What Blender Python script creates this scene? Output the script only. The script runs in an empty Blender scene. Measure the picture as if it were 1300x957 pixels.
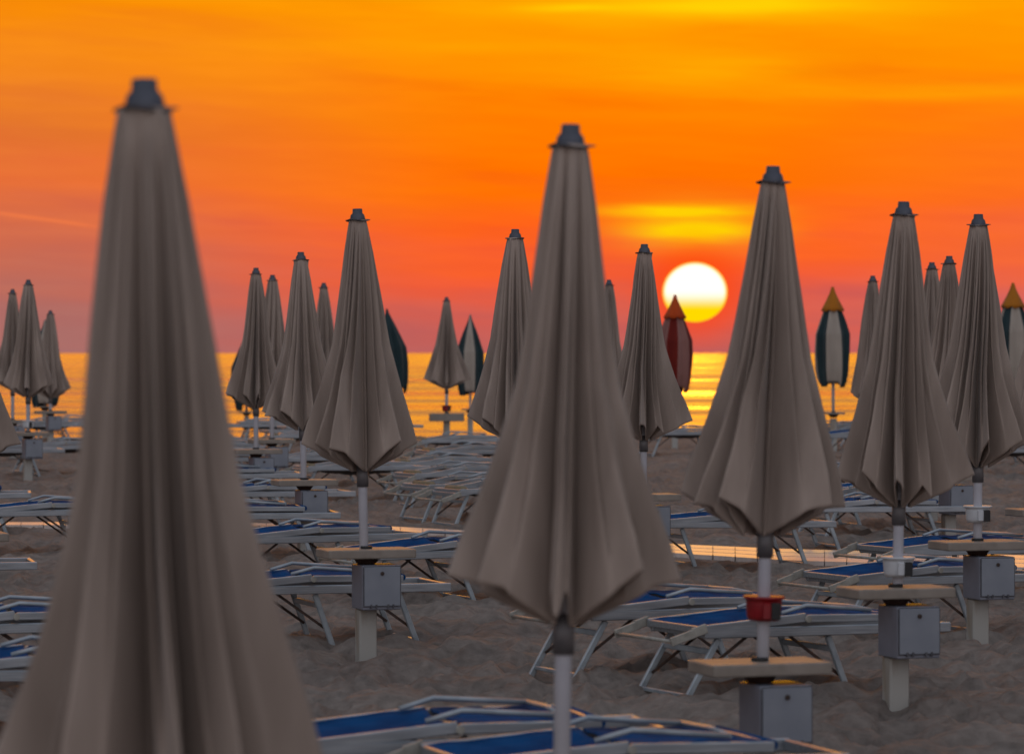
import bpy, math, random
import numpy as np
from mathutils import Vector, Matrix, noise

R = math.radians
scn = bpy.context.scene
col = scn.collection
F = 4500.0            # focal length expressed in photo pixels (photo 1300 wide)
EYE = 1.75            # eye height above the sand 20 m away
CX, HY = 650.0, 448.0

# ------------------------------------------------------------------ helpers
GD = [(-90, -2.0), (0, -1.97), (7, -1.95), (10.7, -1.88), (14.5, -1.81), (20, -1.745), (28, -1.70), (40, -1.645),
      (52, -1.62), (66, -1.605), (69, -1.64), (74, -1.85), (85, -2.6), (95, -3.1), (120, -3.6), (4000, -60)]
def ground(d):
    return EYE + float(np.interp(d, [g[0] for g in GD], [g[1] for g in GD]))

def sl(c):  # sRGB 0-255 -> linear
    o = []
    for v in c:
        v /= 255.0
        o.append(v / 12.92 if v <= .04045 else ((v + .055) / 1.055) ** 2.4)
    return tuple(o)

class MB:
    def __init__(s): s.v = []; s.f = []; s.m = []; s.sm = []
    def add(s, vs, fs, mat=0, smooth=False):
        b = len(s.v); s.v += [tuple(v) for v in vs]
        for f in fs:
            s.f.append(tuple(i + b for i in f)); s.m.append(mat); s.sm.append(smooth)
    def beam(s, p0, p1, w, h, ch=.004, up=(0, 0, 1), mat=0):
        p0 = Vector(p0); p1 = Vector(p1); d = (p1 - p0).normalized()
        u = Vector(up); sx = d.cross(u)
        if sx.length < 1e-4: sx = d.cross(Vector((0, 1, 0)))
        sx.normalize(); sz = sx.cross(d).normalized()
        a, b = w / 2, h / 2; c = min(ch, a * .45, b * .45)
        prof = [(-a + c, -b), (a - c, -b), (a, -b + c), (a, b - c), (a - c, b), (-a + c, b), (-a, b - c), (-a, -b + c)]
        vs = []
        for P, inset in ((p0, 1), (p0 + d * c, 0), (p1 - d * c, 0), (p1, 1)):
            for x, z in prof:
                k = 1 - (c / max(a, b)) * inset
                vs.append(P + sx * x * k + sz * z * k)
        fs = [tuple(range(7, -1, -1)), tuple(range(24, 32))]
        for r in range(3):
            for i in range(8):
                j = (i + 1) % 8
                fs.append((r * 8 + i, r * 8 + j, r * 8 + 8 + j, r * 8 + 8 + i))
        s.add(vs, fs, mat)
    def box(s, x0, x1, y0, y1, z0, z1, ch=.004, mat=0):
        s.beam((x0, (y0 + y1) / 2, (z0 + z1) / 2), (x1, (y0 + y1) / 2, (z0 + z1) / 2), y1 - y0, z1 - z0, ch, mat=mat)
    def tube(s, pts, r, n=10, mat=0, cap=True):
        pts = [Vector(p) for p in pts]; vs = []
        rs = r if isinstance(r, (list, tuple)) else [r] * len(pts)
        for k, p in enumerate(pts):
            a = pts[max(k - 1, 0)]; b = pts[min(k + 1, len(pts) - 1)]
            d = (b - a).normalized(); ref = Vector((0, 0, 1)) if abs(d.z) < .9 else Vector((1, 0, 0))
            u = d.cross(ref).normalized(); w = u.cross(d)
            for i in range(n):
                t = 2 * math.pi * i / n
                vs.append(p + (u * math.cos(t) + w * math.sin(t)) * rs[k])
        fs = []
        for k in range(len(pts) - 1):
            for i in range(n):
                j = (i + 1) % n
                fs.append((k * n + i, k * n + j, (k + 1) * n + j, (k + 1) * n + i))
        s.add(vs, fs, mat, True)
        if cap:
            b = len(s.v) - len(vs)
            s.f.append(tuple(b + i for i in range(n - 1, -1, -1))); s.m.append(mat); s.sm.append(False)
            e = b + (len(pts) - 1) * n
            s.f.append(tuple(e + i for i in range(n))); s.m.append(mat); s.sm.append(False)
    def lathe(s, prof, n=20, c=(0, 0), mat=0, smooth=True):
        vs = []
        for r, z in prof:
            for i in range(n):
                t = 2 * math.pi * i / n
                vs.append((c[0] + r * math.cos(t), c[1] + r * math.sin(t), z))
        fs = []
        for k in range(len(prof) - 1):
            for i in range(n):
                j = (i + 1) % n
                fs.append((k * n + i, k * n + j, (k + 1) * n + j, (k + 1) * n + i))
        s.add(vs, fs, mat, smooth)
        b = len(s.v) - len(vs)
        s.f.append(tuple(b + i for i in range(n))); s.m.append(mat); s.sm.append(False)
        e = b + (len(prof) - 1) * n
        s.f.append(tuple(e + i for i in range(n))); s.m.append(mat); s.sm.append(False)
    def build(s, name, mats, parent=None, bevel=False):
        me = bpy.data.meshes.new(name)
        me.from_pydata(s.v, [], s.f)
        if not isinstance(mats, (list, tuple)): mats = [mats]
        for m in mats: me.materials.append(m)
        me.polygons.foreach_set('material_index', s.m)
        me.polygons.foreach_set('use_smooth', s.sm)
        me.update()
        import bmesh
        bm = bmesh.new(); bm.from_mesh(me)
        bmesh.ops.recalc_face_normals(bm, faces=bm.faces); bm.to_mesh(me); bm.free()
        o = bpy.data.objects.new(name, me); col.objects.link(o)
        if parent: o.parent = parent
        return o

def tag(o, label=None, cat=None, group=None, kind=None):
    if label: o['label'] = label
    if cat: o['category'] = cat
    if group: o['group'] = group
    if kind: o['kind'] = kind
    return o
def empty(name, loc=(0, 0, 0), rz=0):
    o = bpy.data.objects.new(name, None); o.empty_display_size = .2
    o.location = loc; o.rotation_euler = (0, 0, rz); col.objects.link(o); return o
KIDS = {}
def kids(o): return [c for c in bpy.data.objects if c.parent == o]
def copy_tree(o, parent=None):
    c = o.copy(); col.objects.link(c)
    if parent: c.parent = parent
    for ch in kids(o): copy_tree(ch, c)
    return c

# ------------------------------------------------------------------ materials
def newmat(name):
    m = bpy.data.materials.new(name); m.use_nodes = True
    nt = m.node_tree; nt.nodes.clear()
    out = nt.nodes.new('ShaderNodeOutputMaterial')
    return m, nt, out
def N(nt, t, **kw):
    n = nt.nodes.new(t)
    for k, v in kw.items():
        if hasattr(n, k): setattr(n, k, v)
        else: n.inputs[k].default_value = v
    return n
def noisecol(nt, c0, c1, scale, detail=5, vec=None, lo=.35, hi=.65, stretch=None):
    tc = nt.nodes.new('ShaderNodeTexCoord')
    mp = nt.nodes.new('ShaderNodeMapping')
    if stretch: mp.inputs['Scale'].default_value = stretch
    nt.links.new(tc.outputs['Object'], mp.inputs[0])
    nz = nt.nodes.new('ShaderNodeTexNoise'); nz.inputs['Scale'].default_value = scale; nz.inputs['Detail'].default_value = detail
    nt.links.new(mp.outputs[0], nz.inputs['Vector'])
    rp = nt.nodes.new('ShaderNodeValToRGB')
    rp.color_ramp.elements[0].position = lo; rp.color_ramp.elements[0].color = (*c0, 1)
    rp.color_ramp.elements[1].position = hi; rp.color_ramp.elements[1].color = (*c1, 1)
    nt.links.new(nz.outputs['Fac'], rp.inputs[0])
    return rp, nz, mp
def simple(name, c0, c1, scale=8, rough=.6, metal=0, bump=.0, stretch=None, spec=.5, detail=5, bscale=None):
    m, nt, out = newmat(name)
    p = N(nt, 'ShaderNodeBsdfPrincipled')
    p.inputs['Roughness'].default_value = rough; p.inputs['Metallic'].default_value = metal
    p.inputs['Specular IOR Level'].default_value = spec
    rp, nz, mp = noisecol(nt, c0, c1, scale, detail, stretch=stretch)
    nt.links.new(rp.outputs[0], p.inputs['Base Color'])
    if bump:
        n2 = nt.nodes.new('ShaderNodeTexNoise'); n2.inputs['Scale'].default_value = bscale or scale * 6; n2.inputs['Detail'].default_value = 4
        nt.links.new(mp.outputs[0], n2.inputs['Vector'])
        b = nt.nodes.new('ShaderNodeBump'); b.inputs['Strength'].default_value = bump; b.inputs['Distance'].default_value = .01
        nt.links.new(n2.outputs['Fac'], b.inputs['Height']); nt.links.new(b.outputs[0], p.inputs['Normal'])
    nt.links.new(p.outputs[0], out.inputs[0])
    return m
def fabric(name, c0, c1, scale=5, trans=.10, weave=900, tcol=None):
    m, nt, out = newmat(name)
    p = N(nt, 'ShaderNodeBsdfPrincipled'); p.inputs['Roughness'].default_value = .85
    p.inputs['Specular IOR Level'].default_value = .2; p.inputs['Sheen Weight'].default_value = .15
    rp, nz, mp = noisecol(nt, c0, c1, scale, 6, stretch=(1, 1, .22))
    nt.links.new(rp.outputs[0], p.inputs['Base Color'])
    n2 = nt.nodes.new('ShaderNodeTexNoise'); n2.inputs['Scale'].default_value = 14; n2.inputs['Detail'].default_value = 6
    nt.links.new(mp.outputs[0], n2.inputs['Vector'])
    b = nt.nodes.new('ShaderNodeBump'); b.inputs['Strength'].default_value = .35; b.inputs['Distance'].default_value = .012
    nt.links.new(n2.outputs['Fac'], b.inputs['Height']); nt.links.new(b.outputs[0], p.inputs['Normal'])
    tr = N(nt, 'ShaderNodeBsdfTranslucent'); tr.inputs[0].default_value = (*(tcol or c1), 1)
    mx = nt.nodes.new('ShaderNodeMixShader'); mx.inputs[0].default_value = trans
    nt.links.new(p.outputs[0], mx.inputs[1]); nt.links.new(tr.outputs[0], mx.inputs[2]); nt.links.new(mx.outputs[0], out.inputs[0])
    return m
M = {}
M['canvas'] = fabric('canvas_beige', (.25, .195, .16), (.40, .32, .268), 5, .05)
M['canvas_green'] = fabric('canvas_green', (.014, .030, .034), (.022, .045, .050), 5, .05)
M['canvas_pale'] = fabric('canvas_pale', (.36, .31, .26), (.44, .38, .32), 5)
M['canvas_yellow'] = fabric('canvas_yellow', (.40, .13, .01), (.52, .19, .015), 6, .2)
M['canvas_yellow_flared'] = fabric('canvas_yellow_flared', (.55, .07, .01), (.65, .10, .015), 6, .3)  # this and the next two: sun flare reddening painted into striped canvas colours
M['canvas_pale_flared'] = fabric('canvas_pale_flared', (.26, .12, .10), (.32, .15, .13), 6)
M['canvas_green_flared'] = fabric('canvas_green_flared', (.16, .012, .008), (.22, .02, .012), 6, .25)
M['cap'] = simple('cap_grey_plastic', (.045, .05, .068), (.07, .075, .10), 20, .45)
M['ring'] = simple('ring_dark', (.05, .045, .05), (.08, .07, .07), 30, .6)
M['pole'] = simple('white_enamel', (.46, .46, .50), (.56, .56, .60), 6, .3, bump=.05)
M['collar'] = simple('grey_collar', (.09, .085, .09), (.13, .12, .12), 15, .5)
M['alu'] = simple('brushed_aluminium', (.25, .275, .30), (.35, .38, .41), 25, .38, metal=.6, stretch=(.2, 3, 3))
M['alu_leg'] = simple('white_coated_aluminium', (.26, .30, .33), (.36, .41, .44), 10, .38, metal=.3)
M['brace'] = simple('rusty_brace', (.025, .018, .015), (.07, .035, .022), 30, .7)
M['blue'] = simple('blue_mesh_fabric', (.002, .036, .12), (.004, .06, .18), 7, .95, bump=.3, bscale=60, spec=.05)
M['greyfab'] = simple('grey_mesh_fabric', (.05, .045, .045), (.10, .09, .085), 9, .8, bump=.2)
M['bracket'] = simple('pale_plastic_bracket', (.24, .23, .20), (.34, .33, .29), 20, .5)
M['pillow'] = simple('tan_pad', (.16, .125, .07), (.22, .17, .10), 14, .8)
M['table'] = simple('cream_table_plastic', (.21, .18, .15), (.27, .235, .20), 9, .55, spec=.3)
M['cone'] = simple('dark_funnel', (.03, .012, .008), (.045, .02, .012), 12, .7)
M['locker'] = simple('grey_locker_plastic', (.15, .16, .195), (.19, .20, .24), 6, .42)
M['locker_door'] = simple('grey_locker_door', (.18, .20, .235), (.22, .24, .275), 5, .36)
M['hinge'] = simple('dark_hinge', (.05, .05, .06), (.09, .09, .1), 30, .5)
M['lock'] = simple('lock_steel', (.03, .02, .02), (.08, .06, .05), 40, .35, metal=.6)
M['red'] = simple('red_plastic', (.21, .003, .006), (.27, .005, .009), 12, .45)
M['whitepl'] = simple('white_plastic', (.5, .52, .54), (.58, .6, .62), 12, .4)
M['black'] = simple('black_rubber', (.008, .008, .008), (.014, .012, .012), 20, .6)

def post_mat():
    m, nt, out = newmat('stained_white_post')
    p = N(nt, 'ShaderNodeBsdfPrincipled'); p.inputs['Roughness'].default_value = .6
    rp, nz, mp = noisecol(nt, (.22, .15, .08), (.36, .35, .32), 7, 6, stretch=(1, 1, .25), lo=.28, hi=.5)
    nt.links.new(rp.outputs[0], p.inputs['Base Color']); nt.links.new(p.outputs[0], out.inputs[0])
    return m
M['post'] = post_mat()

def sand_mat():
    m, nt, out = newmat('dry_grey_sand')
    p = N(nt, 'ShaderNodeBsdfPrincipled'); p.inputs['Roughness'].default_value = .95; p.inputs['Specular IOR Level'].default_value = .15
    tc = nt.nodes.new('ShaderNodeTexCoord')
    n1 = N(nt, 'ShaderNodeTexNoise'); n1.inputs['Scale'].default_value = .9; n1.inputs['Detail'].default_value = 8
    n2 = N(nt, 'ShaderNodeTexNoise'); n2.inputs['Scale'].default_value = 14; n2.inputs['Detail'].default_value = 6
    nt.links.new(tc.outputs['Object'], n1.inputs['Vector']); nt.links.new(tc.outputs['Object'], n2.inputs['Vector'])
    r1 = nt.nodes.new('ShaderNodeValToRGB')
    r1.color_ramp.elements[0].position = .3; r1.color_ramp.elements[0].color = (.15, .124, .108, 1)
    r1.color_ramp.elements[1].position = .7; r1.color_ramp.elements[1].color = (.215, .182, .158, 1)
    r2 = nt.nodes.new('ShaderNodeValToRGB')
    r2.color_ramp.elements[0].position = .3; r2.color_ramp.elements[0].color = (.72, .72, .72, 1)
    r2.color_ramp.elements[1].position = .7; r2.color_ramp.elements[1].color = (1.15, 1.15, 1.15, 1)
    nt.links.new(n1.outputs['Fac'], r1.inputs[0]); nt.links.new(n2.outputs['Fac'], r2.inputs[0])
    mu = nt.nodes.new('ShaderNodeMixRGB'); mu.blend_type = 'MULTIPLY'; mu.inputs[0].default_value = 1
    nt.links.new(r1.outputs[0], mu.inputs[1]); nt.links.new(r2.outputs[0], mu.inputs[2])
    nt.links.new(mu.outputs[0], p.inputs['Base Color'])
    b = nt.nodes.new('ShaderNodeBump'); b.inputs['Strength'].default_value = 1; b.inputs['Distance'].default_value = .03
    nt.links.new(n2.outputs['Fac'], b.inputs['Height']); nt.links.new(b.outputs[0], p.inputs['Normal'])
    nt.links.new(p.outputs[0], out.inputs[0]); return m
M['sand'] = sand_mat()
M['walk'] = simple('pale_boardwalk', (.62, .52, .46), (.74, .64, .58), 3, .3, stretch=(1, 6, 1))

def sea_mat():
    m, nt, out = newmat('sea_water')
    p = N(nt, 'ShaderNodeBsdfPrincipled')
    p.inputs['Base Color'].default_value = (.10, .05, .03, 1)
    p.inputs['Roughness'].default_value = .12; p.inputs['IOR'].default_value = 1.9
    tc = nt.nodes.new('ShaderNodeTexCoord')
    def nz(sc, stretch, det):
        mp = nt.nodes.new('ShaderNodeMapping'); mp.inputs['Scale'].default_value = stretch
        nt.links.new(tc.outputs['Object'], mp.inputs[0])
        n = N(nt, 'ShaderNodeTexNoise'); n.inputs['Scale'].default_value = sc; n.inputs['Detail'].default_value = det
        nt.links.new(mp.outputs[0], n.inputs['Vector']); return n
    a = nz(.5, (.35, 1, 1), 6); c = nz(.07, (.35, 1, 1), 4)
    ad = N(nt, 'ShaderNodeMath', operation='MULTIPLY_ADD'); ad.inputs[1].default_value = 11
    nt.links.new(c.outputs['Fac'], ad.inputs[0]); nt.links.new(a.outputs['Fac'], ad.inputs[2])
    wv = nz(.022, (.16, 1, 1), 5)
    rr_ = nt.nodes.new('ShaderNodeMapRange'); rr_.inputs[1].default_value = .35; rr_.inputs[2].default_value = .65; rr_.inputs[3].default_value = .06; rr_.inputs[4].default_value = .42
    nt.links.new(wv.outputs['Fac'], rr_.inputs[0]); nt.links.new(rr_.outputs[0], p.inputs['Roughness'])
    b = nt.nodes.new('ShaderNodeBump'); b.inputs['Distance'].default_value = .8
    # calm, wind-still band far out
    sp = nt.nodes.new('ShaderNodeSeparateXYZ'); nt.links.new(tc.outputs['Object'], sp.inputs[0])
    mr = nt.nodes.new('ShaderNodeMapRange'); mr.inputs[1].default_value = 720; mr.inputs[2].default_value = 800
    mr.inputs[3].default_value = .75; mr.inputs[4].default_value = .30
    nt.links.new(sp.outputs['Y'], mr.inputs[0]); nt.links.new(mr.outputs[0], b.inputs['Strength'])
    nt.links.new(ad.outputs[0], b.inputs['Height']); nt.links.new(b.outputs[0], p.inputs['Normal'])
    nt.links.new(p.outputs[0], out.inputs[0]); return m
M['sea'] = sea_mat()

# ------------------------------------------------------------------ world sky
w = bpy.data.worlds.new('World'); scn.world = w; w.use_nodes = True
nt = w.node_tree; nt.nodes.clear()
out = nt.nodes.new('ShaderNodeOutputWorld'); bg = nt.nodes.new('ShaderNodeBackground')
tc = nt.nodes.new('ShaderNodeTexCoord'); sp = nt.nodes.new('ShaderNodeSeparateXYZ'); nt.links.new(tc.outputs['Generated'], sp.inputs[0])
def mth(op, a, b=None, c=None, clamp=False):
    n = nt.nodes.new('ShaderNodeMath'); n.operation = op; n.use_clamp = clamp
    for i, v in enumerate((a, b, c)):
        if v is None: continue
        if isinstance(v, (int, float)): n.inputs[i].default_value = v
        else: nt.links.new(v, n.inputs[i])
    return n.outputs[0]
az = mth('ARCTAN2', sp.outputs['X'], sp.outputs['Y']); el = mth('ARCSINE', sp.outputs['Z'])
def ramp(fac, stops):
    r = nt.nodes.new('ShaderNodeValToRGB'); e = r.color_ramp.elements
    for i, (p, c) in enumerate(stops):
        if i < 2: x = e[i]; x.position = p
        else: x = e.new(p)
        x.color = (*c, 1)
    nt.links.new(fac, r.inputs[0]); return r.outputs[0]
def mix(fac, a, b, mode='MIX'):
    n = nt.nodes.new('ShaderNodeMixRGB'); n.blend_type = mode
    for i, v in enumerate((fac, a, b)):
        if isinstance(v, (int, float)): n.inputs[i].default_value = v
        elif isinstance(v, tuple): n.inputs[i].default_value = (*v, 1)
        else: nt.links.new(v, n.inputs[i])
    return n.outputs[0]
def smooth(v, a, b):
    n = nt.nodes.new('ShaderNodeMapRange'); n.interpolation_type = 'SMOOTHSTEP'
    n.inputs[1].default_value = a; n.inputs[2].default_value = b
    nt.links.new(v, n.inputs[0]); return n.outputs[0]
# wind-drawn cloud texture, slightly tilted
def cloud(sx, sy, off, tilt=0., det=6, rough=.55):
    cb = nt.nodes.new('ShaderNodeCombineXYZ')
    nt.links.new(mth('MULTIPLY', az, sx), cb.inputs[0])
    nt.links.new(mth('MULTIPLY', mth('ADD', el, mth('MULTIPLY', az, tilt)), sy), cb.inputs[1]); cb.inputs[2].default_value = off
    n = nt.nodes.new('ShaderNodeTexNoise'); n.inputs['Scale'].default_value = 1; n.inputs['Detail'].default_value = det; n.inputs['Roughness'].default_value = rough
    nt.links.new(cb.outputs[0], n.inputs['Vector']); return n.outputs['Fac']
c1 = cloud(9, 75, 3.1, .06); c2 = cloud(28, 260, 7.7, .03)
warp = mth('MULTIPLY', mth('SUBTRACT', c1, .5), .030)
elw = mth('ADD', el, warp)
EMAX = .30
t = mth('DIVIDE', elw, EMAX)
def E(y): return ((HY - y) / F) / EMAX
left = ramp(t, [(0, sl((166, 112, 108))), (E(385), sl((176, 106, 98))), (E(310), sl((206, 106, 78))), (E(240), sl((232, 112, 55))),
                (E(170), sl((226, 115, 45))), (E(100), sl((240, 130, 32))), (E(20), sl((250, 141, 6))), (.55, sl((255, 170, 20))), (1, sl((235, 130, 40)))])
mid = ramp(t, [(0, sl((190, 94, 90))), (E(410), sl((205, 94, 84))), (E(350), sl((242, 90, 52))), (E(300), sl((254, 98, 26))),
               (E(230), sl((255, 114, 0))), (E(150), sl((255, 124, 0))), (E(90), sl((255, 138, 0))), (E(10), sl((255, 156, 0))), (.6, sl((255, 190, 30))), (1, sl((245, 140, 30)))])
right = ramp(t, [(0, sl((192, 98, 96))), (E(390), sl((214, 100, 90))), (E(330), sl((240, 100, 62))), (E(260), sl((252, 108, 30))),
                 (E(150), sl((255, 122, 12))), (E(80), sl((255, 140, 0))), (E(10), sl((255, 156, 0))), (.6, sl((255, 180, 20))), (1, sl((235, 130, 40)))])
front = mix(smooth(az, -.14, -.0), left, mid)
front = mix(smooth(az, .06, .15), front, right)
# mottling
front = mix(mth('MULTIPLY', smooth(c2, .35, .75), .38), front, mix(1.0, front, (1.12, 1.25, 1.15), 'MULTIPLY'))
front = mix(mth('MULTIPLY', smooth(c1, .5, .25), .30), front, mix(1.0, front, (.90, .66, .9), 'MULTIPLY'))
# bright bands of lit cloud
def gauss(x, c, wd):
    q = mth('DIVIDE', mth('SUBTRACT', x, c), wd); return mth('POWER', 2.718, mth('MULTIPLY', mth('MULTIPLY', q, q), -1))
def px(x): return (x - CX) / F
def py(y): return (HY - y) / F
c3 = cloud(16, 210, 11.3, .02, 7, .6)
bands = None
for (bx, by, wx, wy, amp) in [(930, 6, 190, 20, .95), (880, 92, 190, 26, .28), (1180, 120, 200, 10, .25), (862, 269, 88, 8.5, 1.3), (884, 298, 72, 15, 1.0), (880, 285, 95, 30, .35), (720, 12, 60, 5, .5), (560, 62, 240, 9, .12)]:
    g = mth('MULTIPLY', mth('MULTIPLY', gauss(az, px(bx), wx / F), gauss(mth('ADD', el, mth('MULTIPLY', warp, .12)), py(by), wy / F)), amp)
    bands = g if bands is None else mth('ADD', bands, g)
bands = mth('MULTIPLY', bands, mth('ADD', .45, mth('MULTIPLY', smooth(c3, .25, .7), .75)), clamp=True)
front = mix(bands, front, sl((255, 208, 4)))
# aircraft trail at the far left
tr = mth('SUBTRACT', el, mth('ADD', py(272), mth('MULTIPLY', mth('SUBTRACT', az, px(0)), -.135)))
trm = mth('MULTIPLY', mth('MULTIPLY', gauss(tr, 0, 2.0 / F), smooth(az, px(150), px(90))), .55)
front = mix(trm, front, sl((255, 130, 70)))
# reddened glow round the sun
SX, SY = 882, 371
dx = mth('SUBTRACT', az, px(SX)); dy = mth('DIVIDE', mth('SUBTRACT', el, py(SY)), .925)
rs = mth('SQRT', mth('ADD', mth('MULTIPLY', dx, dx), mth('MULTIPLY', dy, dy)))
front = mix(mth('MULTIPLY', smooth(rs, 95 / F, 30 / F), .75), front, sl((255, 72, 4)))
rad = 41.5 / F
disc = smooth(rs, rad, rad * .965)
edge = smooth(rs, rad * .99, rad * .86)
vert = mth('MULTIPLY', smooth(el, py(393), py(368)), edge)
front = mix(disc, front, mix(vert, (1.1, .70, 0.0), (1.15, 1.1, 1.0)))
hi = nt.nodes.new('ShaderNodeMapRange'); hi.inputs[1].default_value = .10; hi.inputs[2].default_value = .17; hi.inputs[3].default_value = 1; hi.inputs[4].default_value = 3.0  # gain added to the unseen sky above the frame to brighten the sea
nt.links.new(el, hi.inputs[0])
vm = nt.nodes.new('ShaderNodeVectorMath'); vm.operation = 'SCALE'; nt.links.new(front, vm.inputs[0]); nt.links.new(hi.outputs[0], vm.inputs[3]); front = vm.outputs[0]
# unseen rest of the dome: dusk, weighted bright behind camera to shape folds
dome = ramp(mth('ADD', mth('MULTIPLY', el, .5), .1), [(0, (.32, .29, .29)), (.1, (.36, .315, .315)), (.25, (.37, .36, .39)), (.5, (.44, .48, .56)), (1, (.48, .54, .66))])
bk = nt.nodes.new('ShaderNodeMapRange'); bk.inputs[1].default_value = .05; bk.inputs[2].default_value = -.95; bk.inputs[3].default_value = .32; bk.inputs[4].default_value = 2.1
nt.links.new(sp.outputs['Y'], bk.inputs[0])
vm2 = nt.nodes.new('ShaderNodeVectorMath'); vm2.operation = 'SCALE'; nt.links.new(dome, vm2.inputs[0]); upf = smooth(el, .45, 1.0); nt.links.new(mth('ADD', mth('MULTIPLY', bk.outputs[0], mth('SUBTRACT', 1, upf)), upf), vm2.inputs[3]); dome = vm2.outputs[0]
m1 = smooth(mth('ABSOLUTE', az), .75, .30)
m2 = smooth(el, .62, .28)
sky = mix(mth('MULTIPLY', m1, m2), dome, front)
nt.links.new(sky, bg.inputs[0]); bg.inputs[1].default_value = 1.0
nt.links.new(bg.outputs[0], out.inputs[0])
w.cycles.sampling_method = 'MANUAL'; w.cycles.sample_map_resolution = 2048

sun = bpy.data.lights.new('sun', 'SUN'); sun.energy = .006; sun.angle = R(1.0); sun.color = (1, .34, .0)
so = bpy.data.objects.new('sun', sun); col.objects.link(so)
d = Vector((math.sin(px(SX)) , math.cos(px(SX)), math.tan(py(SY))))
so.rotation_euler = (-d).to_track_quat('-Z', 'Y').to_euler(); so.location = (3, 60, 12)

# ------------------------------------------------------------------ terrain and sea
def pt(x, y, z=0.0):
    """point where the pixel ray meets the sand raised by z"""
    lo, hi = 3.0, 68.0
    for _ in range(50):
        m_ = (lo + hi) / 2
        if EYE - (ground(m_) + z) > (y - HY) / F * m_: lo = m_
        else: hi = m_
    return Vector(((x - CX) / F * lo, lo, ground(lo) + z))
top = [(-200, 664), (150, 664), (300, 665), (450, 667), (600, 675), (860, 692), (1000, 698), (1300, 706), (1500, 712)]
bot = [(-200, 667), (150, 668), (300, 669), (450, 672), (600, 681), (860, 704), (1000, 713), (1300, 722), (1500, 730)]
def make_sand():
    rows = [-90, -45, -20, -8, -2, 1.5, 3.5]
    y = 4.5
    while y < 20: rows.append(y); y *= 1.0042
    while y < 72: rows.append(y); y *= 1.0055
    rows += [74, 77, 80, 85, 90, 95, 105, 120]
    nx = 560
    rnd = random.Random(4)
    V = []
    offs = [-900, -300, -100, -40]
    rows = np.array(rows)
    H = np.interp(rows, [g[0] for g in GD], [g[1] for g in GD]) + EYE
    X = []
    for yy in rows:
        W = 1.5 + .19 * max(yy, 0)
        xs = np.linspace(-W, W, nx)
        left = np.array([-900, -300, -100, -W - 14, -W - 5, -W - 1.5]); rt = -left[::-1]
        X.append(np.concatenate([left, xs, rt]))
    X = np.array(X); Y = np.repeat(rows[:, None], X.shape[1], 1); Z = np.repeat(H[:, None], X.shape[1], 1)
    # value-noise height field
    def vn(x, y, seed):
        r = np.random.RandomState(seed); T = r.rand(256, 256)
        xi = np.floor(x).astype(int); yi = np.floor(y).astype(int); fx = x - xi; fy = y - yi
        fx = fx * fx * (3 - 2 * fx); fy = fy * fy * (3 - 2 * fy)
        a = T[xi % 256, yi % 256]; b = T[(xi + 1) % 256, yi % 256]; c = T[xi % 256, (yi + 1) % 256]; dd = T[(xi + 1) % 256, (yi + 1) % 256]
        return (a * (1 - fx) + b * fx) * (1 - fy) + (c * (1 - fx) + dd * fx) * fy
    wx = X + .25 * vn(X * 1.3, Y * 1.3, 9)
    h = .075 * (vn(wx * .45, Y * .45, 1) - .5) + .055 * (vn(wx * 1.7, Y * 1.9, 2) - .5)
    rdg = 1 - np.abs(2 * vn(wx * 2.6 + 7, Y * 3.0, 3) - 1)
    h += .090 * (rdg ** 1.5 - .45)
    rdg2 = 1 - np.abs(2 * vn(wx * 4.6 + 3, Y * 5.5, 13) - 1)
    h += .075 * (rdg2 ** 1.6 - .4)
    h += .045 * (vn(X * 8, Y * 9, 4) - .5) + .010 * (vn(X * 16, Y * 16, 5) - .5)
    fade = np.clip((Y - 1) / 4, 0, 1) * np.clip((78 - Y) / 8, 0, 1) * np.clip((12 + .3 * np.abs(Y) - np.abs(X)) / 4, 0, 1)
    rs_ = np.random.RandomState(21); DH = np.zeros_like(Z)
    for _ in range(3200):
        fy = 9 + 45 * rs_.rand() ** 1.3; fx = (rs_.rand() * 2 - 1) * (1 + .17 * fy); a_ = rs_.rand() * 6.28
        r1, r2, dp = .10 + .08 * rs_.rand(), .20 + .12 * rs_.rand(), .025 + .03 * rs_.rand()
        i0, i1 = np.searchsorted(rows, [fy - .6, fy + .6]); xs_ = X[i0]; j0, j1 = np.searchsorted(xs_, [fx - .6, fx + .6])
        if i1 <= i0 or j1 <= j0: continue
        ax = X[i0:i1, j0:j1] - fx; ay = Y[i0:i1, j0:j1] - fy
        u_ = (ax * math.cos(a_) + ay * math.sin(a_)) / r1; v_ = (-ax * math.sin(a_) + ay * math.cos(a_)) / r2
        q_ = u_ * u_ + v_ * v_
        DH[i0:i1, j0:j1] += -dp * np.exp(-q_ * 1.6) + dp * .55 * np.exp(-(np.sqrt(q_) - 1.45) ** 2 * 6)
    Z = Z + (h * .75 - .03 + np.clip(DH, -.07, .05)) * fade
    tp = np.array([pt(*q)[:] for q in top]); bt = np.array([pt(*q)[:] for q in bot])
    far_ = np.interp(X, tp[:, 0], tp[:, 1]); near_ = np.interp(X, bt[:, 0], bt[:, 1])
    out_ = np.maximum(np.maximum(near_ - Y, Y - far_), 0)
    k_ = np.clip(1 - out_ / .9, 0, 1) * (np.abs(X) < 14)
    base_ = np.repeat(H[:, None], X.shape[1], 1)
    Z = Z * (1 - k_) + (base_ - .025) * k_
    nr, nc = X.shape
    co = np.stack([X, Y, Z], -1).reshape(-1, 3)
    i = np.arange(nr - 1)[:, None] * nc + np.arange(nc - 1)[None, :]
    f = np.stack([i, i + 1, i + nc + 1, i + nc], -1).reshape(-1, 4)
    me = bpy.data.meshes.new('sand')
    me.vertices.add(len(co)); me.vertices.foreach_set('co', co.ravel())
    me.loops.add(f.size); me.loops.foreach_set('vertex_index', f.ravel().astype(np.int32))
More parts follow.
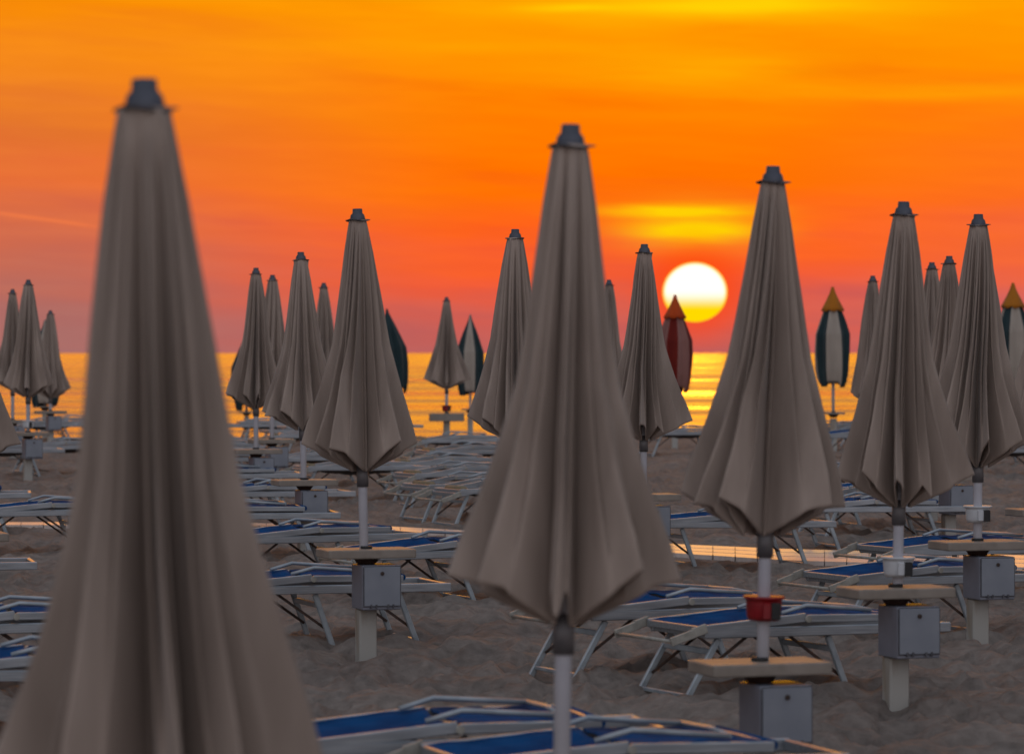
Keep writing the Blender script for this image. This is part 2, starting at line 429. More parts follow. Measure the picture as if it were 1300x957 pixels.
    me.polygons.add(len(f)); me.polygons.foreach_set('loop_start', np.arange(0, f.size, 4, dtype=np.int32))
    me.polygons.foreach_set('use_smooth', np.ones(len(f), bool))
    me.update(calc_edges=True); me.validate()
    me.materials.append(M['sand'])
    o = bpy.data.objects.new('sand', me); col.objects.link(o); o['kind'] = 'structure'
make_sand()

s = MB()
ys = [60, 90, 120, 200, 400, 800, 2000, 6000, 20000, 45000]
vs = []
for yy in ys:
    for k in range(-4, 5): vs.append((k * (400 + yy) * .6, yy, EYE - 2.9))
fs = []
for r_ in range(len(ys) - 1):
    for k in range(8): fs.append((r_ * 9 + k, r_ * 9 + k + 1, r_ * 9 + 10 + k, r_ * 9 + 9 + k))
s.add(vs, fs); so_ = s.build('sea', M['sea']); so_['kind'] = 'structure'
for p_ in so_.data.polygons: p_.use_smooth = True

# boardwalk crossing between the rows, laid as pale slabs
s = MB(); n = 60
def lerp_pts(P, u):
    xs = [p[0] for p in P]; x = xs[0] + (xs[-1] - xs[0]) * u
    return x, float(np.interp(x, xs, [p[1] for p in P]))
for i in range(n):
    for j in range(3):
        cs = []
        for (u, v) in ((i / n + .0001, j / 3 + .02), ((i + 1) / n - .0001, j / 3 + .02), ((i + 1) / n - .0004, (j + 1) / 3 - .02), (i / n + .0004, (j + 1) / 3 - .02)):
            a = pt(*lerp_pts(top, u)); b = pt(*lerp_pts(bot, u)); cs.append(a.lerp(b, v))
        zt = [c + Vector((0, 0, .012)) for c in cs]; zb = [c + Vector((0, 0, -.05)) for c in cs]
        s.add(zt + zb, [(0, 1, 2, 3), (0, 1, 5, 4), (1, 2, 6, 5), (2, 3, 7, 6), (3, 0, 4, 7)])
bw = s.build('boardwalk', M['walk']); bw['kind'] = 'structure'

# ------------------------------------------------------------------ umbrellas
L = 1.46
def star_section(angles, rads, rv, seed, t, up, hems):
    """closed outline of a folded canopy at height fraction t; up = 1 in the tightly pleated upper part"""
    rnd = random.Random(seed); n = len(angles); P = []
    for i in range(n):
        a0 = angles[i]; a1 = angles[(i + 1) % n] + (360 if i == n - 1 else 0)
        r0 = rads[i]; r1 = rads[(i + 1) % n]; g = a1 - a0
        sk = rnd.uniform(.38, .62); vj = rnd.uniform(.8, 1.2)
        d0, d1 = rnd.uniform(.55, 1.15), rnd.uniform(.55, 1.15)
        mid = rnd.uniform(.45, .9); fl = .12 + .08 * rnd.random()
        wide = min(1., max(0., (g - 42) / 30))
        def add(u, r, k): P.append((a0 + g * u, r, k))
        kr = min(1., max(.2, (r0 / max(rads) - .60) / .2)) * hems[i]; add(0, r0, kr)
        # small crease and lip just behind the ridge, strongest in the upper half
        q = .10 + .75 * up
        add(.13, r0 + (rv - r0) * (.28 + .55 * d0 * q), .75)
        add(.20, r0 + (rv - r0) * (.40 - .22 * d0 * q), .6)
        base = rv * vj
        # main valley, in wide gaps with a narrow fold standing inside it
        m_ = mid * (.30 + .45 * up) * (.35 + .65 * wide)
        lift = (r0 * .95 - rv) * (1 - min(1, g / 34)) * .4
        add(sk - .10, base + lift, .1)
        add(sk, base + lift + (min(r0, r1) - base) * .62 * m_, .1 + .1 * m_)
        add(sk + .09, base * 1.05 + lift, .1)
        add(.82, r1 + (rv - r1) * (.42 - .20 * d1 * q), .6)
        add(.89, r1 + (rv - r1) * (.26 + .52 * d1 * q), .75)
    pts = []; m_ = len(P); K = 5
    for i in range(m_):
        a0, r0, k0 = P[i]; a1, r1, k1 = P[(i + 1) % m_]
        if i == m_ - 1: a1 += 360
        x0, y0 = r0 * math.sin(R(a0)), -r0 * math.cos(R(a0)); x1, y1 = r1 * math.sin(R(a1)), -r1 * math.cos(R(a1))
        for k in range(K):
            u = k / K; pts.append((x0 + (x1 - x0) * u, y0 + (y1 - y0) * u, k0 + (k1 - k0) * u))
    A = np.array(pts)
    for _ in range(2):
        A = (np.roll(A, 1, 0) + A * 2 + np.roll(A, -1, 0)) / 4
    return A
def canopy_mesh(name, angles, rads, seed, mat, L=L, wide=1.0, rings=72):
    rnd = random.Random(seed); n = len(angles)
    angles = [a + rnd.uniform(-5, 5) for a in angles]; rads = [r_ * rnd.uniform(.95, 1.03) for r_ in rads]
    twist = rnd.uniform(-14, 14); swx, swy = rnd.uniform(-.012, .012), rnd.uniform(-.012, .012)
    hems = [rnd.uniform(.78, 1.15) for _ in range(n)]; wob = rnd.uniform(0, 6.28)
    outer_t = [0, .03, .12, .32, .5, .70, .88, 1.0]
    outer_r = [.052, .062, .090, .138, .178, .252, .326, .362]
    jit = [rnd.uniform(0, 6.28) for _ in range(n)]
    V = []; nc = None; ks = []
    for q in range(rings + 1):
        t = q / rings
        ro = np.interp(t, outer_t, outer_r)
        ro = ro * (1 + (wide - 1) * min(1, t * 1.5))
        rv = np.interp(t, [0, .1, .35, .6, 1], [.050, .036, .034, .036, .044])
        w_ = max(0., min(1., (t - .15) / .6))
        rr = [ro * (1 - (1 - rads[i]) * w_) * (1 + .05 * math.sin(5 * t + jit[i])) for i in range(n)]
        even = [(-180 + 360 * i / n + 12) for i in range(n)]
        ang = []
        for i in range(n):
            ang.append(angles[i] * (.35 + .65 * min(1, t * 1.6)) + even[i] * (.65 - .65 * min(1, t * 1.6)) + 3 * math.sin(4 * t + jit[i]))
        A = star_section(ang, rr, rv, seed, t, float(np.interp(t, [0, .08, .4, .75, 1], [.3, .95, 1.1, .5, .05])), hems)
        nc = len(A); ks = A[:, 2]
        for (x, y, k) in A:
            hem = .125 * k * t ** 2.5
            z = -L * (t - hem * t)
            tw = R(twist * (t - .6)) ; sw_ = t * t + .25 * math.sin(5 * t + wob) * t
            xr = x * math.cos(tw) - y * math.sin(tw); yr = x * math.sin(tw) + y * math.cos(tw)
            V.append((xr + swx * sw_, yr + swy * sw_, z))
    fs = []
    for q in range(rings):
        for i in range(nc):
            j = (i + 1) % nc
            fs.append((q * nc + i, q * nc + j, (q + 1) * nc + j, (q + 1) * nc + i))
    s = MB(); s.add(V, fs, 0, True)
    s.f.append(tuple(range(nc))); s.m.append(0); s.sm.append(False)
    o = s.build(name, mat)
    md = o.modifiers.new('thick', 'SOLIDIFY'); md.thickness = .006; md.offset = -1
    me = o.data
    return o
VAR = {
    'A': ([-172, -128, -88, -54, -33, 50, 80, 122], [1, .95, 1, .98, .95, .97, 1.02, .95]),
    'B': ([-170, -125, -88, -57, -4, 48, 86, 130], [1, .95, 1.03, .97, .62, .93, 1.02, .95]),
    'C': ([-175, -130, -84, -50, -14, 30, 84, 128], [1, .95, 1, .93, .8, .74, 1.0, .95]),
    'D': ([-165, -120, -82, -38, -12, 22, 60, 92], [1, .95, 1, .95, .9, .85, .97, 1.0]),
    'E': ([-176, -122, -74, -40, 4, 38, 74, 118], [1, .95, 1, .9, .85, .9, 1, .98]),
}
canopies = {}
def cap_parts(parent_z=0):
    s = MB(); s.lathe([(.026, .066), (.028, .064), (.030, .040), (.040, .030), (.046, .004), (.046, 0)], 24)
    cap = s.build('cap', M['cap'])
    s = MB(); n_ = 28; vs = []
    for r_, zz in ((.040, .004), (.068, .001), (.068, -.003), (.040, -.004)):
        for i in range(n_):
            t = 2 * math.pi * i / n_
            rr = r_ * (1 + .10 * (r_ > .05) * math.sin(3 * t + 1) + .06 * (r_ > .05) * math.sin(7 * t))
            vs.append((rr * math.cos(t), rr * math.sin(t), zz + .005 * math.sin(2 * t + .5)))
    fs = [(a * n_ + i, a * n_ + (i + 1) % n_, ((a + 1) % 4) * n_ + (i + 1) % n_, ((a + 1) % 4) * n_ + i) for a in range(4) for i in range(n_)]
    s.add(vs, fs, 0, True); ring = s.build('rim_ring', M['ring'])
    return cap, ring
cap0, ring0 = cap_parts()
s = MB(); s.tube([(0, 0, -.1), (0, 0, -1.2), (0, 0, -1.35), (0, 0, -2.18)], [.02, .02, .026, .026], 18); pole0 = s.build('pole', M['pole'])
s = MB(); s.tube([(0, 0, -1.405), (0, 0, -1.53)], .034, 18); collar0 = s.build('collar', M['collar'])
s = MB()
for i in range(8):
    t = i * math.pi / 4 + .3
    s.beam((.022 * math.cos(t), .022 * math.sin(t), -.12), (.026 * math.cos(t), .026 * math.sin(t), -1.25), .008, .012)
ribs0 = s.build('rib_bundle', M['ring'])
def clamp(mat):
    s = MB()
    s.lathe([(.030, -.062), (.055, -.062), (.062, -.04), (.066, .03), (.066, .045), (.076, .05), (.076, .062), (.060, .062), (.030, .055)], 24)
    s.box(-.02, .02, -.078, -.058, -.048, .03, .003)
    o = s.build('pole_clamp', mat)
    s = MB(); s.box(.008, .042, -.088, -.055, -.052, .034, .003)
    b_ = s.build('latch', M['black'], o)
    return o
clamps = {'white': clamp(M['whitepl']), 'red': clamp(M['red'])}

def striped_canopy(name, mats, seed, L_=1.62, wide=.26, capf=.235):
    """bullet-shaped tied canopy: tip cone plus alternating panels"""
    rnd = random.Random(seed); n = 8; K = 8; rings = 46
    prof = [(0, .012), (.06, .035), (.15, .085), (.23, .13), (.34, .18), (.48, .245), (.65, .25), (.86, .232), (.96, .205), (1, .18)]
    V = []; F_ = []; s = MB()
    aj = [rnd.uniform(-7, 7) for _ in range(n)]
    for q in range(rings + 1):
        t = q / rings; ro = float(np.interp(t, [p[0] for p in prof], [p[1] for p in prof])) * wide / .24
        for i in range(n):
            for k in range(K):
                u = k / K
                a = R(i * 45 + 45 * u + (aj[i] * (1 - u) + aj[(i + 1) % n] * u) * t)
                fold = (abs(2 * u - 1) - .5) * (.26 + .12 * math.sin(i * 2.7 + seed)) * min(1, t * 3) * (1 + .3 * math.sin(i * 2.1 + 6 * t))
                rr = ro * (1 + fold)
                zz = -L_ * t - .06 * t * t * math.sin(i * 3.3 + seed)
                V.append((rr * math.sin(a), -rr * math.cos(a), zz))
    nc = n * K
    s.v = V
    for q in range(rings):
        for i in range(nc):
            j = (i + 1) % nc
            s.f.append((q * nc + i, q * nc + j, (q + 1) * nc + j, (q + 1) * nc + i))
            s.m.append((i // K) % 2); s.sm.append(True)
    o = s.build(name, [mats[0], mats[1]])
    md = o.modifiers.new('thick', 'SOLIDIFY'); md.thickness = .006; md.offset = -1
    tip = None
    if mats[2]:
        s = MB(); V = []
        for q in range(13):
            t = q / 12 * capf; ro = float(np.interp(t, [p[0] for p in prof], [p[1] for p in prof])) * wide / .24 * (1.10 + .18 * q / 12) + .006
            for i in range(nc):
                a = 2 * math.pi * i / nc; u = (i % K) / K
                rr = ro * (1 + .10 * (abs(2 * u - 1) - .5) * q / 12)
                V.append((rr * math.sin(a), -rr * math.cos(a), .012 - L_ * t - (.035 * math.sin(math.pi * u) if q == 12 else 0)))
        for q in range(12):
            for i in range(nc):
                j = (i + 1) % nc
                s.f.append((q * nc + i, q * nc + j, (q + 1) * nc + j, (q + 1) * nc + i)); s.m.append(0); s.sm.append(True)
        s.v = V; tip = s.build('canopy_tip', mats[2])
        md = tip.modifiers.new('thick', 'SOLIDIFY'); md.thickness = .005; md.offset = -1
    return o, tip
striped = {
    'yellow': striped_canopy('canopy', (M['canvas_pale'], M['canvas_green'], M['canvas_yellow']), 3),
    'orange': striped_canopy('canopy', (M['canvas_pale_flared'], M['canvas_green_flared'], M['canvas_yellow_flared']), 4),  # yellow-tipped parasol with the sun flare tint painted into its cloth
    'green': striped_canopy('canopy', (M['canvas_green'], M['canvas_pale'], None), 6, 1.6),
    'dark': striped_canopy('canopy', (M['canvas_green'], M['canvas_green'], None), 7, 1.6, .27),
}
def use(src, parent, z=0, rz=0, sc=None):
    c = src.copy(); col.objects.link(c); c.parent = parent; c.location = (0, 0, z); c.rotation_euler = (0, 0, rz)
    if sc: c.scale = sc
    for k in kids(src):
        k2 = k.copy(); col.objects.link(k2); k2.parent = c
    return c
GU = 'closed parasols standing in rows on the beach'
# x, top y, px per metre, variant, flare yaw (deg), tilt (deg), clamp (kind, z above table), table?, label
UMB = [
 (184, 100, 585, 'E', 4, -1.1, None, 1, 'largest and nearest beige closed parasol, out of focus at the left'),
 (724, 158, 421, 'B', 0, .8, None, 1, 'large soft-focus beige closed parasol in the middle, second nearest of all'),
 (981, 211, 311, 'A', 0, 1.2, ('red', .15), 1, 'beige closed parasol with the red clamp on its pole, just right of the setting sun'),
 (1147, 256, 257, 'C', 0, .9, ('white', .10), 1, 'beige closed parasol with a white pole clamp above the cream table and grey locker'),
 (1242, 272, 213, 'D', -14, .1, ('white', .16), 1, 'beige closed parasol near the right edge with a white clamp on its pole'),
 (454, 265, 221, 'A', 4, -1.1, None, 1, 'sharp beige closed parasol whose bare white pole rises from the cream table left of centre'),
 (654, 291, 179, 'E', -20, .3, None, 1, 'beige closed parasol half hidden behind the left side of the big middle one'),
 (818, 310, 165, 'C', 8, .2, None, 1, 'beige closed parasol directly left of the setting sun'),
 (382, 320, 150, 'B', 25, -.7, None, 1, 'beige closed parasol overlapped by the sharp one left of centre'),
 (325, 340, 118, 'D', 20, 0, None, 1, 'beige closed parasol just right of the large blurred one at left'),
 (346, 349, 107, 'A', 100, .2, None, 1, 'beige closed parasol whose top peeps out between two nearer ones left of centre'),
 (411, 359, 95, 'E', 60, -.2, None, 1, 'small beige parasol top showing just left of the sharp one'),
 (36, 355, 99, 'C', -30, .1, ('white', .10), 1, 'middle and nearest of the three small beige parasols by the left edge'),
 (16, 367, 85, 'B', 60, 0, None, 1, 'leftmost of the three small beige parasols by the left edge'),
 (64, 394, 74, 'A', 150, 0, None, 1, 'shortest beige parasol by the left edge, with a striped one behind it'),
 (567, 377, 77, 'Bw', 10, 0, ('red', .08), 2, 'small distant beige parasol with a red clamp, standing against the orange sea'),
 (773, 355, 101, 'E', 200, .5, None, 1, 'beige parasol showing only its right slope behind the big middle one'),
 (1108, 350, 108, 'D', 140, .2, None, 1, 'small beige parasol behind the one with the locker and white clamp'),
 (1183, 333, 128, 'B', 80, .2, None, 1, 'beige parasol top just visible between two nearer ones at right, lower than its neighbour'),
 (1205, 325, 145, 'A', 210, .1, None, 1, 'beige parasol between two nearer ones at right, behind a grey locker on a post'),
 (1329, 295, 180, 'E', 160, 0, None, 1, 'beige parasol cut off by the right edge of the view'),
 (-46, 282, 205, 'C', 10, 0, None, 1, 'beige parasol cut off by the left edge, only its hem corner in view'),
]
STR = [
 (857, 375, 74, 'orange', 10, .2, 'striped parasol with a yellow tip reddened by painted sun flare, in front of the sun disc', 1.62),
 (1057, 365, 76, 'yellow', 67, -.3, 'striped parasol with a yellow tip between two beige ones right of the sun', 1.62),
 (1286, 360, 78, 'yellow', 75, 0, 'green and cream striped parasol with a yellow tip at the right edge', 1.62),
 (597, 399, 63, 'green', 18, 0, 'dark green and cream striped parasol beside the small distant beige one', 1.6),
 (491, 391, 66, 'dark', 0, -5, 'dark green parasol leaning out behind the sharp beige one', 1.6),
 (57, 406, 68, 'green', 20, 0, 'green and cream striped parasol mostly hidden behind the small beige ones at left', 1.6),
 (313, 420, 61, 'dark', 30, 0, 'dark green parasol mostly hidden behind the beige one right of the blurred one', 1.6),
]
lockers_at = []
for (x, ty, s_, var, yaw, tilt, cl, tb, lab) in UMB:
    d_ = F / s_; X = (x - CX) / s_; gz = ground(d_); H = EYE + (HY - ty) / s_ - gz - .066
    X -= H * math.sin(R(tilt)); u = empty('beach_umbrella', (X, d_, gz), 0)
    u.rotation_euler = (0, R(tilt), 0)
    tag(u, lab, 'umbrella', GU)
    vk = var[0]
    cn = canopy_mesh('canopy', VAR[vk][0], VAR[vk][1], 31 + x * 7, M['canvas'], wide=1.15 if len(var) > 1 else 1.0)
    cn.parent = u; cn.location = (0, 0, H); cn.rotation_euler = (0, 0, R(yaw))
    if x == 184: cn.scale = (1.10, 1.10, 1.12)
    if x == 724: cn.scale = (.93, .93, 1)
    use(cap0, u, H); use(ring0, u, H, R(yaw * 3)); use(pole0, u, H, 0, (1, 1, 1 if H < 2.6 else H / 2.5))
    use(collar0, u, H + (.0)); use(ribs0, u, H)
    if cl: use(clamps[cl[0]], u, .62 + cl[1], R(10), (1.12, 1.12, .8))
    lockers_at.append((X, d_, gz, x, s_, tb))
for (x, ty, s_, kind, yaw, tilt, lab, L_) in STR:
    d_ = F / s_; X = (x - CX) / s_; gz = ground(d_); H = EYE + (HY - ty) / s_ - gz
    X -= H * math.sin(R(tilt)); u = empty('striped_umbrella', (X, d_, gz), 0); u.rotation_euler = (0, R(tilt), 0)
    tag(u, lab, 'umbrella', GU)
    a, b = striped[kind]
    use(a, u, H, R(yaw))
    if b: use(b, u, H, R(yaw))
    use(pole0, u, H + .02)
    lockers_at.append((X, d_, gz, x, s_, 3))
for o in [cap0, ring0, pole0, collar0, ribs0] + list(clamps.values()) + [a for p in striped.values() for a in p if a]:
    for k in kids(o): bpy.data.objects.remove(k)
    bpy.data.objects.remove(o)

# ------------------------------------------------------------------ tables with lockers
YAW = R(18)
def rrect(a, b, r_, n=5):
    P = []
    for cx, cy, a0 in ((a - r_, b - r_, 0), (-a + r_, b - r_, 90), (-a + r_, -b + r_, 180), (a - r_, -b + r_, 270)):
        for i in range(n + 1):
            t = R(a0 + 90 * i / n); P.append((cx + r_ * math.cos(t), cy + r_ * math.sin(t)))
    return P
def prism(s, P, z0, z1, ch=.006):
    n_ = len(P); vs = []
    for z, k in ((z0, ch), (z0 + ch, 0), (z1 - ch, 0), (z1, ch)):
        for x, y in P:
            r_ = math.hypot(x, y); vs.append((x * (1 - k / r_), y * (1 - k / r_), z))
    fs = [tuple(range(n_ - 1, -1, -1)), tuple(range(3 * n_, 4 * n_))]
    for a in range(3):
        for i in range(n_):
            j = (i + 1) % n_; fs.append((a * n_ + i, a * n_ + j, (a + 1) * n_ + j, (a + 1) * n_ + i))
    s.add(vs, fs)
def make_locker_table(thick=.05, locker=True, tab=.26):
    root = empty('locker_table')
    s = MB(); s.box(-.052, .052, -.052, .052, 0, .285 if locker else .5)
    s2 = MB(); s2.beam((0, 0, -.25), (0, 0, .277 if locker else .52), .104, .104, .008, up=(0, 1, 0)); s2.build('post', M['post'], root)
    s = MB(); s.lathe([(.052, .534), (.056, .537), (.062, .55), (.090, .585), (.090, .588)], 20); s.build('funnel', M['cone'], root)
    s = MB(); prism(s, rrect(tab, .15, .014), .62 - thick, .62); s.build('table_top', M['table'], root)
    s = MB(); s.tube([(0, 0, .618), (0, 0, .636)], .036, 16); s.build('socket', M['black'], root)
    if locker:
        s = MB(); s.box(-.069, .159, -.175, .060, .279, .532, .005); lk = s.build('locker', M['locker'], root)
        s = MB(); s.box(-.060, .151, -.184, -.1765, .302, .524, .002); dr = s.build('locker_door', M['locker_door'], lk)
        s = MB(); s.box(-.069, .159, -.178, -.1755, .296, .3005, .001)
        for q in (-.02, .01, .08, .11):
            s.box(q - .005, q + .005, -.189, -.1775, .290, .312, .001)
        s.box(-.062, .157, -.180, -.1755, .526, .5305, .001); s.box(-.0665, -.062, -.180, -.1755, .302, .524, .001); s.box(.153, .1575, -.180, -.1755, .302, .524, .001)
        s.build('hinge_strip', M['hinge'], lk)
        s = MB(); s.tube([(.045, -.176, .487), (.045, -.190, .487)], .011, 14); s.build('lock', M['lock'], lk)
    return root
lt_full = make_locker_table()
lt_plain = make_locker_table(.13, False, .28)
lt_small = make_locker_table(.03, False, .17)
TL = {
 185: 'cream table on a post under the largest blurred parasol', 724: 'cream table on a post below the big middle parasol',
 981: 'cream table at the foot of the pole with the red clamp', 1147: 'cream table and grey locker below the white clamp, nearest of the right-hand ones',
 1242: 'cream table and grey locker at the right edge on a stained post', 454: 'cream table with grey locker on a stained square post left of centre',
 382: 'cream table with grey locker behind the one left of centre, beside the blurred parasol', 325: 'small cream table with grey locker just right of the blurred parasol',
 36: 'small cream table with grey locker and post near the left edge', 1205: 'grey locker on a post seen between the two poles at right',
 818: 'pale table edge peeping out right of the big middle parasol', 567: 'thick-edged pale table against the orange sea in the middle',
 654: 'cream table hidden behind the big middle parasol', 1329: 'pale table edge at the right edge of the sand', 346: 'cream table on a dark funnel behind the small locker right of the blurred parasol',
}
first = True
for (X, d_, gz, x, s_, tb) in lockers_at:
    src = {1: lt_full, 2: lt_plain, 3: lt_small}[tb]
    c = copy_tree(src); c.location = (X, d_, gz)
    c.rotation_euler = (0, 0, YAW if tb == 1 else R(6))
    if tb == 1 and s_ == 311: c.location.z = gz - .065
    lab = TL.get(x)
    if lab: tag(c, lab, 'table', 'umbrella tables standing on the sand')
    else: tag(c, 'small distant table round a far parasol pole by the shoreline', 'table', 'umbrella tables standing on the sand')
def rm_tree(o):
    for k in kids(o): rm_tree(k)
    bpy.data.objects.remove(o)
for o in (lt_full, lt_plain, lt_small): rm_tree(o)

# ------------------------------------------------------------------ sun loungers
def make_lounger(legs=((-.50, -.20), (.16, .16)), seat='blue', pad=False, flat=0.0, struts=True):
    """local x along the lounger (foot +), origin on the sand below the near hinge centre line"""
    root = empty('sun_lounger')
    hw = .29
    for sgn in (-1, 1):
        s = MB(); s.beam((-.60, sgn * hw, .335), (.86, sgn * hw, .335), .026, .052, .005); s.build('side_rail', M['alu'], root)
    for xe in (.845, -.585):
        s = MB(); s.beam((xe, -hw + .013, .335), (xe, hw - .013, .335), .026, .045); s.build('end_bar', M['alu'], root)
    for (x0, dx_) in legs:
        s = MB()
        for sgn in (-1, 1):
            s.beam((x0, sgn * (hw - .03), .305), (x0 + dx_, sgn * (hw - .03), -.03), .022, .034, .005, up=(1, 0, 0))
        q = .20; s.beam((x0 + dx_ * q, -hw + .042, .305 - .335 * q), (x0 + dx_ * q, hw - .042, .305 - .335 * q), .022, .030)
        q = .86; s.beam((x0 + dx_ * q, -hw + .042, .305 - .335 * q), (x0 + dx_ * q, hw - .042, .305 - .335 * q), .022, .022)
        s.build('leg_frame', M['alu_leg'], root)
        for sgn in (-1, 1):
            s = MB(); xx = x0 + dx_ * .62
            dirn = -1 if dx_ > 0 else 1
            s.beam((xx, sgn * (hw - .056), .305 - .335 * .62), (xx + dirn * .30, sgn * (hw - .056), .308), .008, .016, .002)
            s.build('brace', M['brace'], root)
    # upper seat frame
    s = MB()
    for sgn in (-1, 1):
        s.beam((.0, sgn * (hw - .002), .398), (.56, sgn * (hw - .002), .392), .022, .040, .004)
    s.beam((.549, -hw + .012, .392), (.549, hw - .012, .392), .022, .036)
    s.build('seat_frame', M['alu'], root)
    for sgn in (-1, 1):
        s = MB(); s.tube([(0, sgn * (hw - .02), .396), (0, sgn * (hw + .022), .396)], .017, 12); s.build('hinge_bolt', M['bracket'], root)
    bf = MB(); zb = .352 - flat
    for sgn in (-1, 1):
        bf.beam((-.008, sgn * (hw - .000), .404), (-.62, sgn * (hw + .002), zb), .022, .046, .004)
    bf.beam((-.61, -hw + .012, zb), (-.61, hw - .012, zb), .022, .036)
    bfo = bf.build('backrest_frame', M['alu'], root)
    if seat:
        def sling(x0, x1, z0, z1, sag, name, par, seed):
            rnd = random.Random(seed); nx_, ny_ = 22, 12; V = []
            for i in range(nx_ + 1):
                u = i / nx_
                for j in range(ny_ + 1):
                    v = j / ny_ * 2 - 1
                    z = z0 + (z1 - z0) * u - sag * (1 - v * v) * (.55 + .45 * math.sin(math.pi * u)) + .012 * noise.noise(Vector((u * 5 + seed, v * 3, 1)))
                    V.append((x0 + (x1 - x0) * u, v * (hw - .013), z))
            fs = [(i * (ny_ + 1) + j, i * (ny_ + 1) + j + 1, (i + 1) * (ny_ + 1) + j + 1, (i + 1) * (ny_ + 1) + j) for i in range(nx_) for j in range(ny_)]
            s = MB(); s.add(V, fs, 0, True); o = s.build(name, M[seat], par)
            md = o.modifiers.new('thick', 'SOLIDIFY'); md.thickness = .006
            return o
        sling(.012, .545, .420, .412, .020, 'seat_fabric', root, 2)
        sling(-.60, -.012, zb + .02, .424, .045, 'backrest_fabric', root, 5)
        s = MB(); s.tube([(.560, -hw + .01, .398), (.566, 0, .396), (.560, hw - .01, .398)], .020, 12); s.build('rolled_hem', M[seat], root)
    if struts:
        s = MB()
        for sgn in (-1, 1):
            s.tube([(-.12, sgn * .235, .425), (.02, sgn * .245, .462), (.40, sgn * .25, .432)], .011, 8)
        s.tube([(.40, -.25, .432), (.42, 0, .436), (.40, .25, .432)], .011, 8)
        s.build('hood_tube', M['alu_leg'], root)
    s = MB()
    for sgn in (-1, 1):
        s.beam((-.66, sgn * (hw + .028), zb - .01), (-.80, sgn * (hw + .022), zb - .055), .016, .045, .006)
        s.beam((-.60, sgn * (hw + .030), zb + .012), (-.68, sgn * (hw + .026), zb - .012), .016, .050, .006)
    s.tube([(-.79, -hw - .02, zb - .052), (-.79, hw + .02, zb - .052)], .010, 10)
    s.build('headrest_bracket', M['bracket'], root)
    if pad:
        s = MB(); s.tube([(-.52, -.25, zb + .040), (-.52, -.22, zb + .045), (-.52, .16, zb + .045), (-.52, .19, zb + .040)], [.018, .036, .036, .018], 14)
        s.build('head_pad', M['pillow'], root)
        rnd = random.Random(8); V = []     # mesh slung slack below the rails
        for i in range(17):
            for j in range(9):
                u, v = i / 16, j / 4 - 1
                V.append((-.40 + .9 * u, v * .26, .335 - .075 * (1 - v * v) * math.sin(math.pi * (.15 + .7 * u)) + .018 * noise.noise(Vector((u * 6, v * 3, 4)))))
        s = MB(); s.add(V, [(i * 9 + j, i * 9 + j + 1, i * 9 + 10 + j, i * 9 + 9 + j) for i in range(16) for j in range(8)], 0, True)
        md = s.build('slack_fabric', M['greyfab'], root).modifiers.new('thick', 'SOLIDIFY'); md.thickness = .006
    return root
protos = {
 'C': make_lounger(((-.50, -.20), (.14, .14))),
 'A': make_lounger(((.02, .12), (.54, .13))),
 'F': make_lounger(((-.45, .13), (.50, .13))),
 'B': make_lounger(((-.88 + .34, -.16), (.0, .14))),
 'P': make_lounger(((-.50, -.15), (.40, .14)), None, True, .045),
}
GL = 'folded-flat sun loungers set out between the parasols'
